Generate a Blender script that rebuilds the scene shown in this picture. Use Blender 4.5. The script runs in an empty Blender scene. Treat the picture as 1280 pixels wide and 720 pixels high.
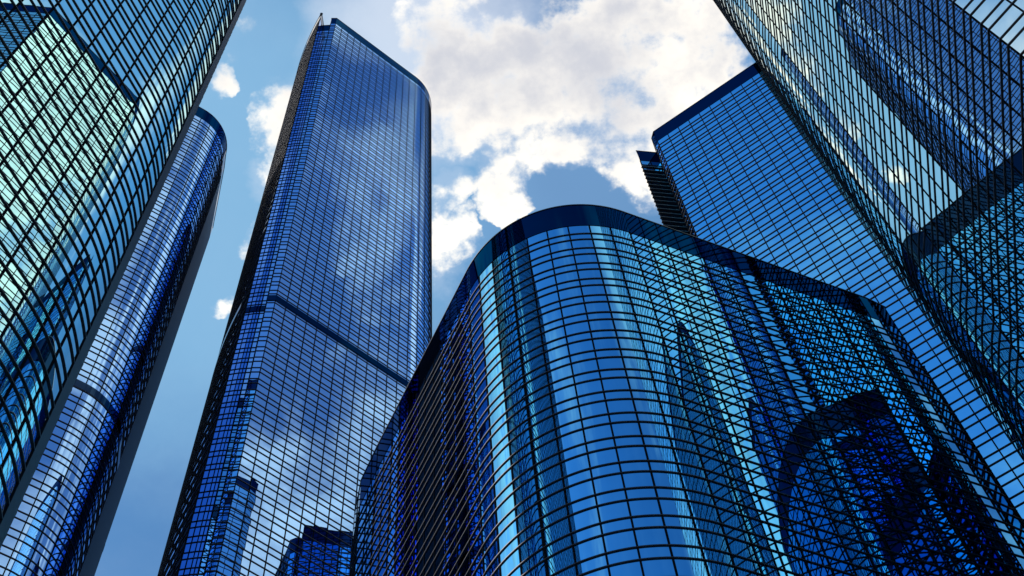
import bpy, math, random
from mathutils import Vector, Matrix
random.seed(7)
R = math.radians
sc = bpy.context.scene
COL = sc.collection
EYE = 1.7                                     # height of the viewer's eye

# ------------------------------------------------------------------ camera
cam_d = bpy.data.cameras.new("camera"); cam = bpy.data.objects.new("camera", cam_d); COL.objects.link(cam)
CM = ((0.9930646, 0.1175697, 0.0), (0.1051317, -0.8880055, -0.4476534), (-0.0526306, 0.4445487, -0.8942072))
cam.matrix_world = Matrix(CM).to_4x4()
cam.location = (0, 0, EYE)
cam_d.sensor_width = 36; cam_d.lens = 49.22; cam_d.clip_end = 20000; cam_d.clip_start = 0.1
sc.camera = cam

# ------------------------------------------------------------------ materials
def mat(name):
    m = bpy.data.materials.new(name); m.use_nodes = True
    nt = m.node_tree; b = nt.nodes["Principled BSDF"]
    return m, nt, b

def glass_mat(name, tint, rough=0.0, bump=0.0, edge=(0.7, 0.85, 1.0)):
    """Coated curtain-wall glass: a tinted mirror with a faint waviness in the panes."""
    m, nt, b = mat(name)
    b.inputs["Base Color"].default_value = (*tint, 1)
    b.inputs["Metallic"].default_value = 1
    k = 0.12 if max(tint) < .2 else 0.45
    b.inputs["Specular Tint"].default_value = (*[(t+(1-t)*k) if max(tint) > .2 else (0.34, 0.42, 0.56)[i] for i, t in enumerate(tint)], 1)
    b.inputs["Roughness"].default_value = rough
    tc = nt.nodes.new("ShaderNodeTexCoord")
    # the coating varies slightly from batch to batch
    n2 = nt.nodes.new("ShaderNodeTexNoise"); n2.inputs["Scale"].default_value = 0.35; n2.inputs["Detail"].default_value = 2
    nt.links.new(tc.outputs["Object"], n2.inputs["Vector"])
    mr = nt.nodes.new("ShaderNodeMapRange"); mr.inputs[3].default_value = 0.9; mr.inputs[4].default_value = 1.06
    nt.links.new(n2.outputs["Fac"], mr.inputs[0])
    mx = nt.nodes.new("ShaderNodeMix"); mx.data_type = 'RGBA'; mx.blend_type = 'MULTIPLY'; mx.inputs[0].default_value = 1
    mx.inputs[6].default_value = (*tint, 1); nt.links.new(mr.outputs[0], mx.inputs[7])
    nt.links.new(mx.outputs[2], b.inputs["Base Color"])
    if bump:
        n = nt.nodes.new("ShaderNodeTexNoise"); n.inputs["Scale"].default_value = 0.45; n.inputs["Detail"].default_value = 1
        nt.links.new(tc.outputs["Object"], n.inputs["Vector"])
        bp = nt.nodes.new("ShaderNodeBump"); bp.inputs["Strength"].default_value = 1; bp.inputs["Distance"].default_value = bump
        nt.links.new(n.outputs["Fac"], bp.inputs["Height"]); nt.links.new(bp.outputs[0], b.inputs["Normal"])
    return m

def metal_mat(name, col, rough, metallic=0.0):
    m, nt, b = mat(name)
    tc = nt.nodes.new("ShaderNodeTexCoord")
    n = nt.nodes.new("ShaderNodeTexNoise"); n.inputs["Scale"].default_value = 1.3; n.inputs["Detail"].default_value = 5
    nt.links.new(tc.outputs["Object"], n.inputs["Vector"])
    mr = nt.nodes.new("ShaderNodeMapRange"); mr.inputs[3].default_value = 0.75; mr.inputs[4].default_value = 1.25
    nt.links.new(n.outputs["Fac"], mr.inputs[0])
    mx = nt.nodes.new("ShaderNodeMix"); mx.data_type = 'RGBA'; mx.blend_type = 'MULTIPLY'; mx.inputs[0].default_value = 1
    mx.inputs[6].default_value = (*col, 1); nt.links.new(mr.outputs[0], mx.inputs[7])
    nt.links.new(mx.outputs[2], b.inputs["Base Color"])
    b.inputs["Roughness"].default_value = rough; b.inputs["Metallic"].default_value = metallic
    if not metallic: b.inputs["Specular IOR Level"].default_value = 0.0
    return m

TINT = (0.30, 0.60, 1.0)
G = dict(
    blue=glass_mat("blue_mirror_glass", (0.33, 0.60, 1.0), bump=0.0006),
    cyan=glass_mat("cyan_mirror_glass", (0.58, 0.93, 1.0), bump=0.0006),
    deep=glass_mat("deep_blue_mirror_glass", (0.145, 0.53, 0.89), bump=0.0004),
    azure=glass_mat('azure_mirror_glass', (0.16, 0.60, 0.98), bump=0.0006),
    pale=glass_mat('pale_mirror_glass', (0.84, 0.99, 0.96), bump=0.0006),
    dark=glass_mat("dark_spandrel_glass", (0.024, 0.044, 0.085), rough=0.02),
)
M_LEDGE = metal_mat("black_ledge_metal", (0.042, 0.042, 0.050), 0.48, 1.0)
M_MULL = metal_mat("black_mullion_metal", (0.006, 0.007, 0.010), 0.6)
M_ROOF = metal_mat("roof_gravel", (0.22, 0.21, 0.2), 0.9)
M_PIER = metal_mat("dark_stone_panel", (0.020, 0.018, 0.024), 0.5)
M_PIER.node_tree.nodes["Principled BSDF"].inputs["Specular IOR Level"].default_value = 0.1
def seams(m, step):
    """open joints between the cladding panels, one every storey"""
    nt = m.node_tree; b = nt.nodes["Principled BSDF"]; src = b.inputs["Base Color"].links[0].from_socket
    tc = nt.nodes.new("ShaderNodeTexCoord"); sx = nt.nodes.new("ShaderNodeSeparateXYZ"); nt.links.new(tc.outputs["Object"], sx.inputs[0])
    d = nt.nodes.new("ShaderNodeMath"); d.operation = 'DIVIDE'; d.inputs[1].default_value = step; nt.links.new(sx.outputs[2], d.inputs[0])
    fr = nt.nodes.new("ShaderNodeMath"); fr.operation = 'FRACT'; nt.links.new(d.outputs[0], fr.inputs[0])
    lt = nt.nodes.new("ShaderNodeMath"); lt.operation = 'LESS_THAN'; lt.inputs[1].default_value = 0.05; nt.links.new(fr.outputs[0], lt.inputs[0])
    mx = nt.nodes.new("ShaderNodeMix"); mx.data_type = 'RGBA'; nt.links.new(lt.outputs[0], mx.inputs[0]); nt.links.new(src, mx.inputs[6]); mx.inputs[7].default_value = (.004, .004, .005, 1)
    nt.links.new(mx.outputs[2], b.inputs["Base Color"])
seams(M_PIER, 2.1)
M_COPE = metal_mat("coping_metal", (0.05, 0.055, 0.07), 0.35, 0.8)

# ------------------------------------------------------------------ helpers
def mesh_obj(name, verts, faces, material, parent=None, normals=None):
    me = bpy.data.meshes.new(name); me.from_pydata(verts, [], faces)
    if normals is not None:
        me.polygons.foreach_set("use_smooth", [True]*len(me.polygons))
        me.normals_split_custom_set_from_vertices(normals)
    me.materials.append(material); me.update()
    o = bpy.data.objects.new(name, me); COL.objects.link(o)
    if parent: o.parent = parent
    return o

def tagit(o, label=None, cat=None, group=None, kind=None):
    if label: o["label"] = label
    if cat: o["category"] = cat
    if group: o["group"] = group
    if kind: o["kind"] = kind
    return o

# ------------------------------------------------------------------ tower plans
# A plan is a counter-clockwise list of straight runs ('L', p0, p1) and arcs ('A', centre, radius, a0, a1)
# whose outward normal lies to the right of the walking direction. 'pier' runs carry solid cladding.
def build_plan(prims, bay):
    out = []                                   # bays: (list of samples (x,y,nx,ny)), style
    for pr in prims:
        kind = pr[0]; style = pr[-1] if isinstance(pr[-1], str) and pr[-1] in ('pier', 'bare') else 'glass'
        if kind == 'L':
            (x0, y0), (x1, y1) = pr[1], pr[2]
            L = math.hypot(x1-x0, y1-y0); n = max(1, round(L/bay)); nx, ny = (y1-y0)/L, -(x1-x0)/L
            for i in range(n):
                t0, t1 = i/n, (i+1)/n
                out.append(([(x0+(x1-x0)*t, y0+(y1-y0)*t, nx, ny) for t in (t0, t1)], style))
        else:
            (cx, cy), rad, a0, a1 = pr[1:5]
            L = rad*abs(R(a1-a0)); n = max(1, round(L/bay)); m = max(2, math.ceil(abs(a1-a0)/n/2.2))
            for i in range(n):
                s = []
                for k in range(m+1):
                    a = R(a0+(a1-a0)*(i+k/m)/n); s.append((cx+rad*math.cos(a), cy+rad*math.sin(a), math.cos(a), math.sin(a)))
                out.append((s, style))
    return out

def ring_of(bays, closed=True):
    """closed ring of (x, y, nx, ny) with mitred normals, one point per distinct place"""
    pts = []
    for s, st in bays:
        for p in s:
            if pts and math.hypot(pts[-1][0]-p[0], pts[-1][1]-p[1]) < 0.02:
                q = pts[-1]; nx, ny = q[2]+p[2], q[3]+p[3]; l = math.hypot(nx, ny) or 1
                nx, ny = nx/l, ny/l; c = max(0.35, nx*p[2]+ny*p[3]) * 1.0
                f = (q[4] if len(q) > 4 else 1)
                pts[-1] = (q[0], q[1], nx, ny, 1/c)
            else:
                pts.append((*p, 1.0))
    if closed and math.hypot(pts[-1][0]-pts[0][0], pts[-1][1]-pts[0][1]) < 0.02:
        q, p = pts.pop(), pts[0]
        nx, ny = q[2]+p[2], q[3]+p[3]; l = math.hypot(nx, ny) or 1; nx, ny = nx/l, ny/l
        pts[0] = (p[0], p[1], nx, ny, 1/max(0.35, nx*p[2]+ny*p[3]))
    return pts

def band_mesh(ring, z0, z1, inner, outer, closed=True):
    """a closed ring with a rectangular section, from inner to outer off the glass line"""
    n = len(ring); v = []
    for (x, y, nx, ny, m) in ring:
        for off, z in ((inner, z0), (outer, z0), (outer, z1), (inner, z1)):
            v.append((x+nx*off*m, y+ny*off*m, z))
    f = []
    for i in range(n if closed else n-1):
        a, b = 4*i, 4*((i+1) % n)
        f += [(a, a+1, b+1, b)[::-1], (a+1, b+1, b+2, a+2), (a+2, b+2, b+3, a+3)]
    if not closed: f += [(0, 1, 2, 3), (4*n-1, 4*n-2, 4*n-3, 4*n-4)]
    return v, f

CAMI = Matrix(CM).transposed()
def project(x, y, z):
    v = CAMI @ Vector((x, y, z-EYE))
    if v.z > -1: return None
    k = 49.22/36
    return (0.5 + k*v.x/-v.z, 0.5 - k*v.y/-v.z*16/9)       # 0..1, y down

POLYS = []                                    # (name, polygon, height) for the sight-line test
def hidden(name, x, y, z):
    for nm, poly, H in POLYS:
        if nm == name: continue
        n = len(poly)
        for i in range(n):
            (ax, ay), (bx, by) = poly[i], poly[(i+1) % n]
            dx, dy = bx-ax, by-ay; det = x*(-dy)-y*(-dx)
            if abs(det) < 1e-9: continue
            t = (ax*(-dy)-ay*(-dx))/det; s = (x*ay-y*ax)/det
            if 0 < t < 0.999 and 0 <= s <= 1 and EYE+(z-EYE)*t < H: return True
    return False

def tower(key, name, label, prims, H, glass, bay=2.7, floor=3.6, parapet=5.4, bands=(), group=None, seen=True,
          tall=0.6, ledge=(0.13, 0.12), mull=(0.07, 0.19), band_h=1.7, zmin=0.0, first_z=None):
    bays = build_plan(prims, bay)
    ring = ring_of(bays)
    cx = sum(p[0] for p in ring)/len(ring); cy = sum(p[1] for p in ring)/len(ring)
    root = bpy.data.objects.new(name, None); COL.objects.link(root); root.location = (cx, cy, 0)
    tagit(root, label, "skyscraper", group)
    def P(nm, v, f, m, normals=None, parent=None, label=None):
        v = [(a-cx, b-cy, c) for a, b, c in v]
        o = mesh_obj(nm, v, f, m, parent or root, normals)
        if label: o["label"] = label
        return o
    zt = H - parapet
    # ledge heights from the parapet down: tall pane, short pane, tall pane ...
    zs = [zt]; z = zt; k = 0
    while z > zmin + floor:
        z -= floor*(tall if k % 2 == 0 else 1-tall); k += 1; zs.append(z)
    zs.append(0.0)
    gl = [i for i, b in enumerate(bays) if b[1] == 'glass']
    if len(gl) == len(bays): lring, lclosed = ring, True
    else:
        last = max(i for i, b in enumerate(bays) if b[1] != 'glass')
        order = list(range(last+1, len(bays)))+list(range(0, last+1))
        lring, lclosed = ring_of([bays[i] for i in order if bays[i][1] == 'glass'], False), False
    # panes
    cand = []; 
    for bi, (s, st) in enumerate(bays):
        if st == 'pier': continue
        xm, ym, nx, ny = s[len(s)//2]
        for li in range(len(zs)-1):
            z1, z0 = zs[li], zs[li+1]
            area = 0
            if seen and (nx*xm+ny*ym) < 0:
                zm = (z0+z1)/2; pr = project(xm, ym, zm)
                if pr and 0 < pr[0] < 1 and 0 < pr[1] < 1:
                    c = [project(x, y, zz) for x, y, zz in ((s[0][0], s[0][1], z0), (s[-1][0], s[-1][1], z0), (s[-1][0], s[-1][1], z1), (s[0][0], s[0][1], z1))]
                    if all(c):
                        area = abs(sum(c[i][0]*c[(i+1) % 4][1]-c[(i+1) % 4][0]*c[i][1] for i in range(4)))
            cand.append((area, bi, li))
    cand.sort(key=lambda t: -t[0])
    own = set()
    for a, bi, li in cand:
        if a <= 0 or len(own) >= 100: break
        s = bays[bi][0]; x, y, _, _ = s[len(s)//2]
        if not hidden(key, x, y, (zs[li]+zs[li+1])/2): own.add((bi, li))
    V, F, N = [], [], []
    for a, bi, li in cand:
        s = bays[bi][0]; z1, z0 = zs[li], zs[li+1]
        v = []; nn = []
        ja, jz = random.gauss(0, 0.0007), random.gauss(0, 0.0007)      # no pane hangs perfectly true
        for (x, y, nx, ny) in s:
            v += [(x, y, z0), (x, y, z1)]; nn += [(nx-ny*ja, ny+nx*ja, jz)]*2
        f = [(2*i, 2*i+2, 2*i+3, 2*i+1) for i in range(len(s)-1)]
        if (bi, li) in own:
            P("window_pane", v, f, glass, nn)
        else:
            o = len(V); V += v; N += nn; F += [tuple(q+o for q in ff) for ff in f]
    w = P("window_panes", V, F, glass, N); w["kind"] = "stuff"
    # solid cladding
    for s, st in bays:
        if st == 'pier':
            pass
    runs = []
    for s, st in bays:
        if st == 'pier': 
            if runs and runs[-1][1] and math.hypot(runs[-1][0][-1][0]-s[0][0], runs[-1][0][-1][1]-s[0][1]) < .05: runs[-1][0].extend(s[1:])
            else: runs.append((list(s), True))
    for s, _ in runs:
        v = []
        for (x, y, nx, ny) in s:
            v += [(x-nx*.4, y-ny*.4, 0), (x+nx*.1, y+ny*.1, 0), (x+nx*.1, y+ny*.1, zt), (x-nx*.4, y-ny*.4, zt)]
        f = []
        for i in range(len(s)-1):
            a, b = 4*i, 4*i+4
            f += [(a+1, b+1, b+2, a+2), (a+3, a+2, b+2, b+3), (b, a, a+3, b+3)]
        f += [(0, 1, 2, 3), (4*len(s)-4, 4*len(s)-1, 4*len(s)-2, 4*len(s)-3)]
        P("corner_panel", v, f, M_PIER)
    # mullions
    mw, md = mull[1]/2, mull[0]
    ml = []
    for i, (s, st) in enumerate(bays):
        pv, ps = bays[i-1]
        if st == 'pier' and ps == 'pier': continue
        x, y, nx, ny = s[0]; n2 = pv[-1][2:]
        mx, my = nx+n2[0], ny+n2[1]; l = math.hypot(mx, my) or 1; mx, my = mx/l, my/l
        if mx*nx+my*ny < 0.999 and mx*nx+my*ny < 0.9: mwi = mw*1.3
        else: mwi = mw
        tx, ty = -my, mx
        v = []
        for zz in (0, zt):
            for a, b in ((-mwi, -0.05), (mwi, -0.05), (mwi, md), (-mwi, md)):
                v.append((x+tx*a+mx*b, y+ty*a+my*b, zz))
        f = [(1, 2, 6, 5), (2, 3, 7, 6), (3, 0, 4, 7)]
        f = [(q[0], q[1], q[2], q[3]) for q in f]
        d = math.hypot(x, y); vis = (mx*x+my*y) < 0.25*d
        ml.append((0 if vis and seen else 1, d, v, f))
    ml.sort(key=lambda t: t[:2])
    V, F = [], []
    for k, (_, _, v, f) in enumerate(ml):
        if k < 99 and _ == 0: P("mullion", v, f, M_MULL)
        else:
            o = len(V); V += v; F += [tuple(q+o for q in ff) for ff in f]
    if V:
        o = P("mullions", V, F, M_MULL); o["kind"] = "stuff"
    # ledges
    ld, lh = ledge
    V, F = [], []
    vz = []
    for k, z in enumerate(zs[:-1]):
        if k == 0: continue
        vis = False
        if seen:
            for s, st in bays[::2]:
                x, y, nx, ny = s[0]
                if nx*x+ny*y < 0:
                    pr = project(x, y, z)
                    if pr and 0 < pr[0] < 1 and 0 < pr[1] < 1 and not hidden(key, x, y, z): vis = True; break
        vz.append((z, vis))
    vl = sorted([z for z, s in vz if s])[:98]
    for z, vis in vz:
        v, f = band_mesh(lring, z-lh/2, z+lh/2, -0.03, ld, lclosed)
        if z in vl: P("ledge", v, f, M_LEDGE)
        else:
            o = len(V); V += v; F += [tuple(q+o for q in ff) for ff in f]
    if V:
        o = P("ledges", V, F, M_LEDGE); o["kind"] = "stuff"
    for zb in bands:
        v, f = band_mesh(lring, zb-band_h/2, zb+band_h/2, -0.05, ld+.03, lclosed)
        P("mechanical_band", v, f, G['dark'])
    # parapet of dark glass panels, coping and roof
    rn = [(p[2], p[3], 0) for p in ring]
    v = []; nn = []; f = []
    off = 0
    for s, st in bays:
        o = len(v)
        for (x, y, nx, ny) in s:
            v += [(x+nx*.06, y+ny*.06, zt-0.05), (x+nx*.06, y+ny*.06, H)]; nn += [(nx, ny, 0)]*2
        f += [(o+2*i, o+2*i+2, o+2*i+3, o+2*i+1) for i in range(len(s)-1)]
    par = P("parapet", v, f, G['dark'], nn)
    v, f = band_mesh(ring, H-0.02, H+0.16, -0.5, 0.14)
    P("coping", v, f, M_COPE, parent=None)
    n = len(ring)
    v = [(p[0]-p[2]*.5*p[4], p[1]-p[3]*.5*p[4], z) for z in (H-1.2, H+0.1) for p in ring]
    P("parapet_back", v, [(i, i+n, (i+1) % n+n, (i+1) % n) for i in range(n)], M_COPE)
    v = [(p[0]-p[2]*.4*p[4], p[1]-p[3]*.4*p[4], H-1.2) for p in ring]
    P("roof", v, [tuple(range(n))], M_ROOF)
    return root

def poly_of(prims):
    return [(p[0], p[1]) for p in ring_of(build_plan(prims, 6))]
def path(*pts, close=None):
    return [('L', pts[i], pts[i+1]) for i in range(len(pts)-1)]
def arc_end(c, r, a): return (c[0]+r*math.cos(R(a)), c[1]+r*math.sin(R(a)))

PL = {}
# near left tower: flat face, gently bowed end, narrow stone corner panel
c1, r1 = (-55.2, 50.9), 18.5
a0, a1 = arc_end(c1, r1, -18), arc_end(c1, r1, 9)
PL['left'] = [('L', (-54.5, -8), a0), ('A', c1, r1, -18, 9), ('L', a1, (-37.75, 56.2), 'pier')] + [('A', (-52.31, 45.62), 18.0, 36, 110)] + path(arc_end((-52.31, 45.62), 18.0, 110), (-84, 64), (-92, 0), (-54.5, -8))
# round tower behind it
c6, r6 = (-82.0, 123.5), 11.0
b0, b1 = arc_end(c6, r6, -50), arc_end(c6, r6, 23)
PL['round'] = [('L', (-98, 96.1), b0), ('A', c6, r6, -50, 23), ('L', b1, (-73.1, 131.7)), ('L', (-73.1, 131.7), (-79.6, 148.6), 'pier')] + path((-79.6, 148.6), (-92, 156), (-128, 142), (-124, 104), (-98, 96.1))
# tall blue tower with the wing
c2, r2 = (-34.9, 160.9), 14.0
d0, d1 = arc_end(c2, r2, -44.8), arc_end(c2, r2, 12)
c2b, r2b = (12.3, 177.9), 85.0
e0, e1 = arc_end(c2b, r2b, 182), arc_end(c2b, r2b, 219)
PL['tall'] = [('L', (-53.8, 124.4), (-53.86, 128.9), 'bare'), ('L', (-53.86, 128.9), (-51.25, 129.07)), ('L', (-51.25, 129.07), (-50.68, 126.73)),
              ('L', (-50.68, 126.73), (-48.96, 126.94)), ('L', (-48.96, 126.94), d0), ('A', c2, r2, -44.8, 12)] + path(d1, (-24.5, 181), (-40, 190), e0) + [('A', c2b, r2b, 182, 219)]
PL['tall'][-1] = ('A', c2b, r2b, 182, 219)
# front tower, rounded corner
def fillet(p, a, b, d):
    """corner p between directions to a and b; tangent length d -> (t0, centre, R, ang0, ang1, t1)"""
    ua = Vector((a[0]-p[0], a[1]-p[1])).normalized(); ub = Vector((b[0]-p[0], b[1]-p[1])).normalized()
    half = ua.angle(ub)/2; rad = d*math.tan(half); bis = (ua+ub).normalized(); c = Vector(p)+bis*(rad/math.sin(half))
    t0, t1 = Vector(p)+ua*d, Vector(p)+ub*d
    A0 = math.degrees(math.atan2(*(t0-c).yx)); A1 = math.degrees(math.atan2(*(t1-c).yx))
    while A1 < A0: A1 += 360
    return tuple(t0), tuple(c), rad, A0, A1, tuple(t1)
t0, c3, r3, g0, g1, t1 = fillet((2.40, 69.9), (-22.1, 109.5), (49.3, 94.7), 15.6)
PL['front'] = [('L', (-22.1, 109.5), t0), ('A', c3, r3, g0, g1), ('L', t1, (49.3, 94.7)), ('L', (49.3, 94.7), (51.9, 96.45))] + \
    path((51.9, 96.45), (49.5, 99.6), (38, 104.4), (22, 112), (6, 134), (-12, 138), (-23, 131), (-26.8, 125.5), (-27.1, 120.5), (-25.3, 115.0), (-22.1, 109.5))
# far right tower
PL['far'] = path((31.5, 116.7), (36.0, 117.7), (35.1, 114.1), (35.6, 112.6), (71.0, 92.6), (84, 116), (50, 137), (36.5, 131), (31.5, 116.7))
# near right tower
c5, r5 = (66.9, 67.3), 23.0
h0, h1 = arc_end(c5, r5, 140), arc_end(c5, r5, 184.3)
PL['right'] = [('A', c5, r5, 140, 184.3), ('L', h1, (41.5, 36.9)), ('L', (41.5, 36.9), (62, 15))] + path((62, 15), (104, 18), (104, 62), (66, 89.5), (59, 92.6), (56.8, 91.4), h0)
HT = {'left': 338, 'round': 356.7, 'tall': 476.9, 'front': 174.5, 'far': 295.8, 'right': 358}
for k, p in PL.items(): POLYS.append((k, poly_of(p), HT[k]))

tower('left', "glass_tower", "nearest tower on the left edge, cyan mirror glass, bowed end with a dark corner strip", PL['left'], HT['left'], G['cyan'], mull=(0.08, 0.19), floor=4.38)
tower('round', "glass_tower", "slim round-cornered blue glass tower half hidden behind the leftmost tower, dark blank side", PL['round'], HT['round'], G['blue'], bands=(213.0,), floor=4.2, parapet=6.3, band_h=2.2)
tower('tall', "glass_tower", "tallest blue glass tower left of centre with a pointed wing and clouds mirrored in it", PL['tall'], HT['tall'], G['blue'], bands=(263.5,), floor=4.1, parapet=6.4, band_h=2.3, ledge=(0.12, 0.14), mull=(0.07, 0.20))
tower('front', "glass_tower", "low wide tower in the middle foreground with a curved corner and dark parapet", PL['front'], HT['front'], G['deep'], floor=4.39, parapet=6.6, ledge=(0.12, 0.12))
far = tower('far', "glass_tower", "plain flat-topped blue tower behind the curved one, right of the big white cloud", PL['far'], HT['far'], G['azure'], ledge=(0.14, 0.11), floor=4.25, parapet=5.8)
tower('right', "glass_tower", "huge tower filling the top right corner, pale mirror glass leaning over the flat-topped one", PL['right'], HT['right'], G['pale'], ledge=(0.10, 0.11), mull=(0.05, 0.16), floor=4.37)

# the stepped wing of the far tower carries projecting sun louvres
V, F = [], []
fx, fy = far.location.x, far.location.y
z = 284.0
while z > 150:
    for (x0, y0, x1, y1) in ((31.0, 116.1, 36.3, 117.35), ):
        o = len(V); dx, dy = x1-x0, y1-y0; l = math.hypot(dx, dy); nx, ny = dy/l*.55, -dx/l*.55
        for zz in (z, z+.28):
            V += [(x0-fx, y0-fy, zz), (x0+nx-fx, y0+ny-fy, zz), (x1+nx-fx, y1+ny-fy, zz), (x1-fx, y1-fy, zz)]
        F += [(o, o+3, o+2, o+1), (o+4, o+5, o+6, o+7), (o, o+1, o+5, o+4), (o+1, o+2, o+6, o+5), (o+2, o+3, o+7, o+6), (o+3, o, o+4, o+7)]
    z -= 2.125
mesh_obj("sun_louvres", V, F, M_LEDGE, far)

# ------------------------------------------------------------------ ground
def ground_mat():
    m, nt, b = mat("paving_stone")
    tc = nt.nodes.new("ShaderNodeTexCoord")
    br = nt.nodes.new("ShaderNodeTexBrick"); br.inputs["Scale"].default_value = 1; br.inputs["Brick Width"].default_value = 1.2; br.inputs["Row Height"].default_value = .6
    br.inputs["Color1"].default_value = (.24, .235, .225, 1); br.inputs["Color2"].default_value = (.2, .2, .195, 1); br.inputs["Mortar"].default_value = (.1, .1, .1, 1)
    br.inputs["Mortar Size"].default_value = .01
    nt.links.new(tc.outputs["Object"], br.inputs["Vector"]); nt.links.new(br.outputs["Color"], b.inputs["Base Color"])
    b.inputs["Roughness"].default_value = .8
    return m
g = mesh_obj("ground", [(-6000, -6000, 0), (6000, -6000, 0), (6000, 6000, 0), (-6000, 6000, 0)], [(0, 1, 2, 3)], ground_mat()); g["kind"] = "structure"

# ------------------------------------------------------------------ sky with clouds, sun
SUN_EL, SUN_AZ = 45.0, 190.0                  # azimuth measured counter-clockwise from +X
sd = Vector((math.cos(R(SUN_EL))*math.cos(R(SUN_AZ)), math.cos(R(SUN_EL))*math.sin(R(SUN_AZ)), math.sin(R(SUN_EL))))
sl = bpy.data.lights.new("sun", 'SUN'); sl.energy = 3.0; sl.angle = R(0.5); sl.color = (1, .95, .88)
so = bpy.data.objects.new("sun", sl); COL.objects.link(so); so.rotation_euler = sd.to_track_quat('Z', 'Y').to_euler(); so.location = (0, 0, 600)

w = bpy.data.worlds.new("World"); sc.world = w; w.use_nodes = True
nt = w.node_tree; nt.nodes.clear(); L = nt.links
def nd(t, **k):
    n = nt.nodes.new(t)
    for a, b in k.items(): setattr(n, a, b)
    return n
def math_(op, a, b=None, c=None, clamp=False):
    n = nd("ShaderNodeMath", operation=op, use_clamp=clamp)
    for i, v in enumerate((a, b, c)):
        if v is None: continue
        if isinstance(v, (int, float)): n.inputs[i].default_value = v
        else: L.new(v, n.inputs[i])
    return n.outputs[0]
def maprange(v, a, b, c, d, smooth=True):
    n = nd("ShaderNodeMapRange"); n.interpolation_type = 'SMOOTHSTEP' if smooth else 'LINEAR'
    L.new(v, n.inputs[0])
    for i, x in enumerate((a, b, c, d)): n.inputs[i+1].default_value = x
    return n.outputs[0]
def noise(vec, scale, detail=6, rough=.55, off=(0, 0, 0), dist=0):
    a = nd("ShaderNodeVectorMath", operation='ADD'); L.new(vec, a.inputs[0]); a.inputs[1].default_value = off
    n = nd("ShaderNodeTexNoise"); L.new(a.outputs[0], n.inputs["Vector"]); n.inputs["Scale"].default_value = scale
    n.inputs["Detail"].default_value = detail; n.inputs["Roughness"].default_value = rough; n.inputs["Distortion"].default_value = dist
    return n.outputs["Fac"]
def mixc(f, a, b):
    n = nd("ShaderNodeMix", data_type='RGBA')
    if isinstance(f, (int, float)): n.inputs[0].default_value = f
    else: L.new(f, n.inputs[0])
    for i, v in ((6, a), (7, b)):
        if isinstance(v, tuple): n.inputs[i].default_value = (*v, 1)
        else: L.new(v, n.inputs[i])
    return n.outputs[2]
tc = nd("ShaderNodeTexCoord"); D = tc.outputs["Generated"]
sky = nd("ShaderNodeTexSky", sky_type='NISHITA', sun_disc=False)
sky.sun_elevation = R(SUN_EL); sky.sun_rotation = R(90-SUN_AZ); sky.air_density = 1.0; sky.dust_density = .6; sky.ozone_density = 2.5
SKY_S = 0.125
skyc = nd("ShaderNodeVectorMath", operation='MULTIPLY'); L.new(sky.outputs[0], skyc.inputs[0]); skyc.inputs[1].default_value = (0.72, 1.2, 1.38)
# cloud layer: direction projected on a flat deck overhead
sp = nd("ShaderNodeSeparateXYZ"); L.new(D, sp.inputs[0])
zz = math_('MAXIMUM', math_('ADD', sp.outputs[2], 0.12), 0.02)
cb = nd("ShaderNodeCombineXYZ")
L.new(math_('DIVIDE', sp.outputs[0], zz), cb.inputs[0]); L.new(math_('DIVIDE', sp.outputs[1], zz), cb.inputs[1])
P2 = cb.outputs[0]
BL = [(-0.0102,0.2825,0.9592,0.0429,1.00),(0.0222,0.3182,0.9478,0.0514,1.00),(0.0683,0.3120,0.9476,0.0571,1.00),(0.1122,0.3209,0.9404,0.0571,1.00),
(0.1465,0.3101,0.9393,0.0400,1.00),(-0.0085,0.3362,0.9418,0.0343,0.90),(0.0412,0.3494,0.9361,0.0286,0.80),(0.0908,0.3617,0.9279,0.0343,0.80),
(-0.0415,0.3483,0.9365,0.0257,0.80),(-0.0297,0.3230,0.9459,0.0343,0.90),(-0.0020,0.3837,0.9234,0.0206,0.95),(-0.0420,0.4169,0.9080,0.0240,1.00),
(-0.0398,0.3830,0.9229,0.0137,0.80),(-0.1847,0.2908,0.9388,0.0105,0.62),(-0.2023,0.4260,0.8818,0.0080,0.6),(0.1038,0.3942,0.9131,0.0171,0.70),
(0.0549,0.3772,0.9245,0.0270,-0.85),(0.0305,0.2736,0.9614,0.0160,-0.60),(0.0886,0.3800,0.9207,0.0171,0.40),
(-0.1349,0.3167,0.9389,0.029,1.0),(-0.1507,0.3532,0.9233,0.020,1.0),(-0.1665,0.3890,0.9061,0.013,0.8),(-0.1176,0.4269,0.8966,0.0457,1.0),(-0.35,0.14,0.93,0.18,1.1),(-0.50,-0.02,0.86,0.16,1.0)]  # banks on this row are added so the towers mirror something bright
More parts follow.
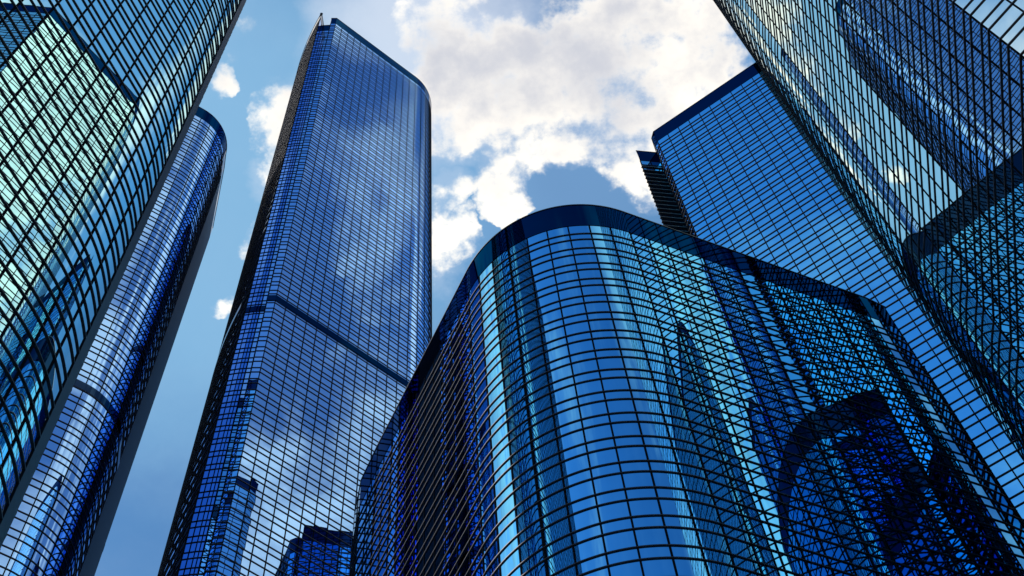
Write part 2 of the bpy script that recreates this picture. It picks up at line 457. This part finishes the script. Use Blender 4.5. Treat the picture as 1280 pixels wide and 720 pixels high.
# ragged outlines: the direction is stirred a little before it is measured against each bank
wn = nd("ShaderNodeTexNoise"); L.new(P2, wn.inputs["Vector"]); wn.inputs["Scale"].default_value = 16; wn.inputs["Detail"].default_value = 5; wn.inputs["Roughness"].default_value = .6
ws = nd("ShaderNodeVectorMath", operation='SUBTRACT'); L.new(wn.outputs["Color"], ws.inputs[0]); ws.inputs[1].default_value = (.5, .5, .5)
wm = nd("ShaderNodeVectorMath", operation='SCALE'); L.new(ws.outputs[0], wm.inputs[0]); wm.inputs[3].default_value = 0.07
wa = nd("ShaderNodeVectorMath", operation='ADD'); L.new(D, wa.inputs[0]); L.new(wm.outputs[0], wa.inputs[1])
wd = nd("ShaderNodeVectorMath", operation='NORMALIZE'); L.new(wa.outputs[0], wd.inputs[0]); DW = wd.outputs[0]
tot = None
for x, y, z, r, wgt in BL:
    l = math.sqrt(x*x+y*y+z*z)
    d = nd("ShaderNodeVectorMath", operation='DOT_PRODUCT'); L.new(DW, d.inputs[0]); d.inputs[1].default_value = (x/l, y/l, z/l)
    # 1-(a/r)^2 falls off to zero at the edge of each cloud bank
    rr = r*1.25
    v = maprange(d.outputs["Value"], math.cos(rr), 1.0, 0.0, abs(wgt), smooth=False)
    if tot is None: tot = v
    elif wgt > 0: tot = math_('ADD', tot, v)
    else: tot = math_('SUBTRACT', tot, v)
mask = math_('MINIMUM', math_('MAXIMUM', tot, -0.5), 1.15)
f1 = noise(P2, 13.0, 10, .56, (3.1, 1.7, 0)); f2 = noise(P2, 34.0, 8, .6, (7, 2, 5))
fb = math_('ADD', math_('MULTIPLY', f1, .6), math_('MULTIPLY', f2, .4))
dens = math_('ADD', math_('MULTIPLY', mask, .42), math_('SUBTRACT', math_('MULTIPLY', fb, 3.0), 1.5))
cov_view = math_('MULTIPLY', maprange(dens, 0.06, 0.44, 0, 1), maprange(mask, 0.0, 0.15, 0, 1))
# open sky elsewhere: scattered fair-weather cloud
g1 = noise(P2, 1.7, 8, .55, (0.4, 9.2, 2)); 
dv = nd("ShaderNodeVectorMath", operation='DOT_PRODUCT'); L.new(D, dv.inputs[0]); dv.inputs[1].default_value = (-0.0526306, 0.4445487, 0.8942072)
infr = maprange(dv.outputs["Value"], math.cos(R(30)), math.cos(R(19)), 0, 1)
cov_else = maprange(math_('SUBTRACT', g1, math_('MULTIPLY', infr, 0.35)), 0.50, 0.68, 0, 1)
cov = math_('MAXIMUM', cov_view, cov_else)
# thin streaky cloud to the east
th = noise(P2, 10.0, 8, .52, (5.5, 3.3, 8), 0.4)
de = nd("ShaderNodeVectorMath", operation='DOT_PRODUCT'); L.new(D, de.inputs[0]); de.inputs[1].default_value = Vector((0.42, -0.10, 0.90)).normalized()
east = maprange(de.outputs["Value"], math.cos(R(26)), math.cos(R(12)), 0, 1)
thin = math_('MULTIPLY', maprange(th, .45, .64, .05, .8), east)
cov = math_('MAXIMUM', cov, thin)
# thin high haze round the cloud bank
hz = maprange(math_('ADD', tot, math_('MULTIPLY', f1, .5)), .1, 1.2, 0, .35)
# cloud shading: bright rims, warm grey bellies
sh = noise(P2, 5.0, 6, .55, (11, 4, 1))
bel = maprange(math_('ADD', math_('MULTIPLY', sh, 1.0), math_('MULTIPLY', dens, .25)), .48, .86, 0, 1)
ccol = mixc(bel, (1.42, 1.32, 1.14), (0.64, 0.66, 0.73))
# haze left of the bank; added sky brightness north-west and east for mirrored glass
def veil(v, r0, r1, amt, src):
    n = nd("ShaderNodeVectorMath", operation='DOT_PRODUCT'); L.new(DW, n.inputs[0]); n.inputs[1].default_value = Vector(v).normalized()
    return maprange(n.outputs["Value"], math.cos(r0), math.cos(r1), 0, amt)
hz = math_('MAXIMUM', hz, veil((-0.035, 0.285, 0.957), 0.10, 0.03, 0.78, None))
hz = math_('MAXIMUM', hz, veil((0.055, 0.377, 0.9245), 0.08, 0.02, 0.07, None))
east_brighten = veil((0.33, 0.17, 0.93), 0.36, 0.10, 0.55, None)  # added azure that brightens the sky the left tower mirrors
skye = mixc(east_brighten, skyc.outputs[0], (0.13/SKY_S, 0.43/SKY_S, 0.85/SKY_S))
skye = mixc(veil((-0.190, 0.365, 0.911), 0.24, 0.05, 0.58, None), skye, (0.34/SKY_S, 0.66/SKY_S, 0.92/SKY_S))  # paler sky, put in partly to brighten the right tower's reflection
skye = mixc(veil((0.04, 0.390, 0.92), 0.15, 0.03, 0.3, None), skye, (0.22/SKY_S, 0.50/SKY_S, 0.85/SKY_S))
base = mixc(hz, skye, (0.74/SKY_S, 0.82/SKY_S, 0.95/SKY_S))
cs = nd("ShaderNodeVectorMath", operation='SCALE'); L.new(ccol, cs.inputs[0]); cs.inputs[3].default_value = 1/SKY_S
fin = mixc(cov, base, cs.outputs[0])
bg = nd("ShaderNodeBackground"); bg.inputs[1].default_value = SKY_S; L.new(fin, bg.inputs[0])
ow = nd("ShaderNodeOutputWorld"); L.new(bg.outputs[0], ow.inputs[0])

vs = sc.view_settings
vs.view_transform = 'Standard'; vs.look = 'None'; vs.exposure = 0; vs.gamma = 1; vs.use_curve_mapping = False
cy = sc.cycles
cy.max_bounces = 12; cy.glossy_bounces = 10; cy.diffuse_bounces = 2; cy.use_denoising = True
cy.sample_clamp_indirect = 6
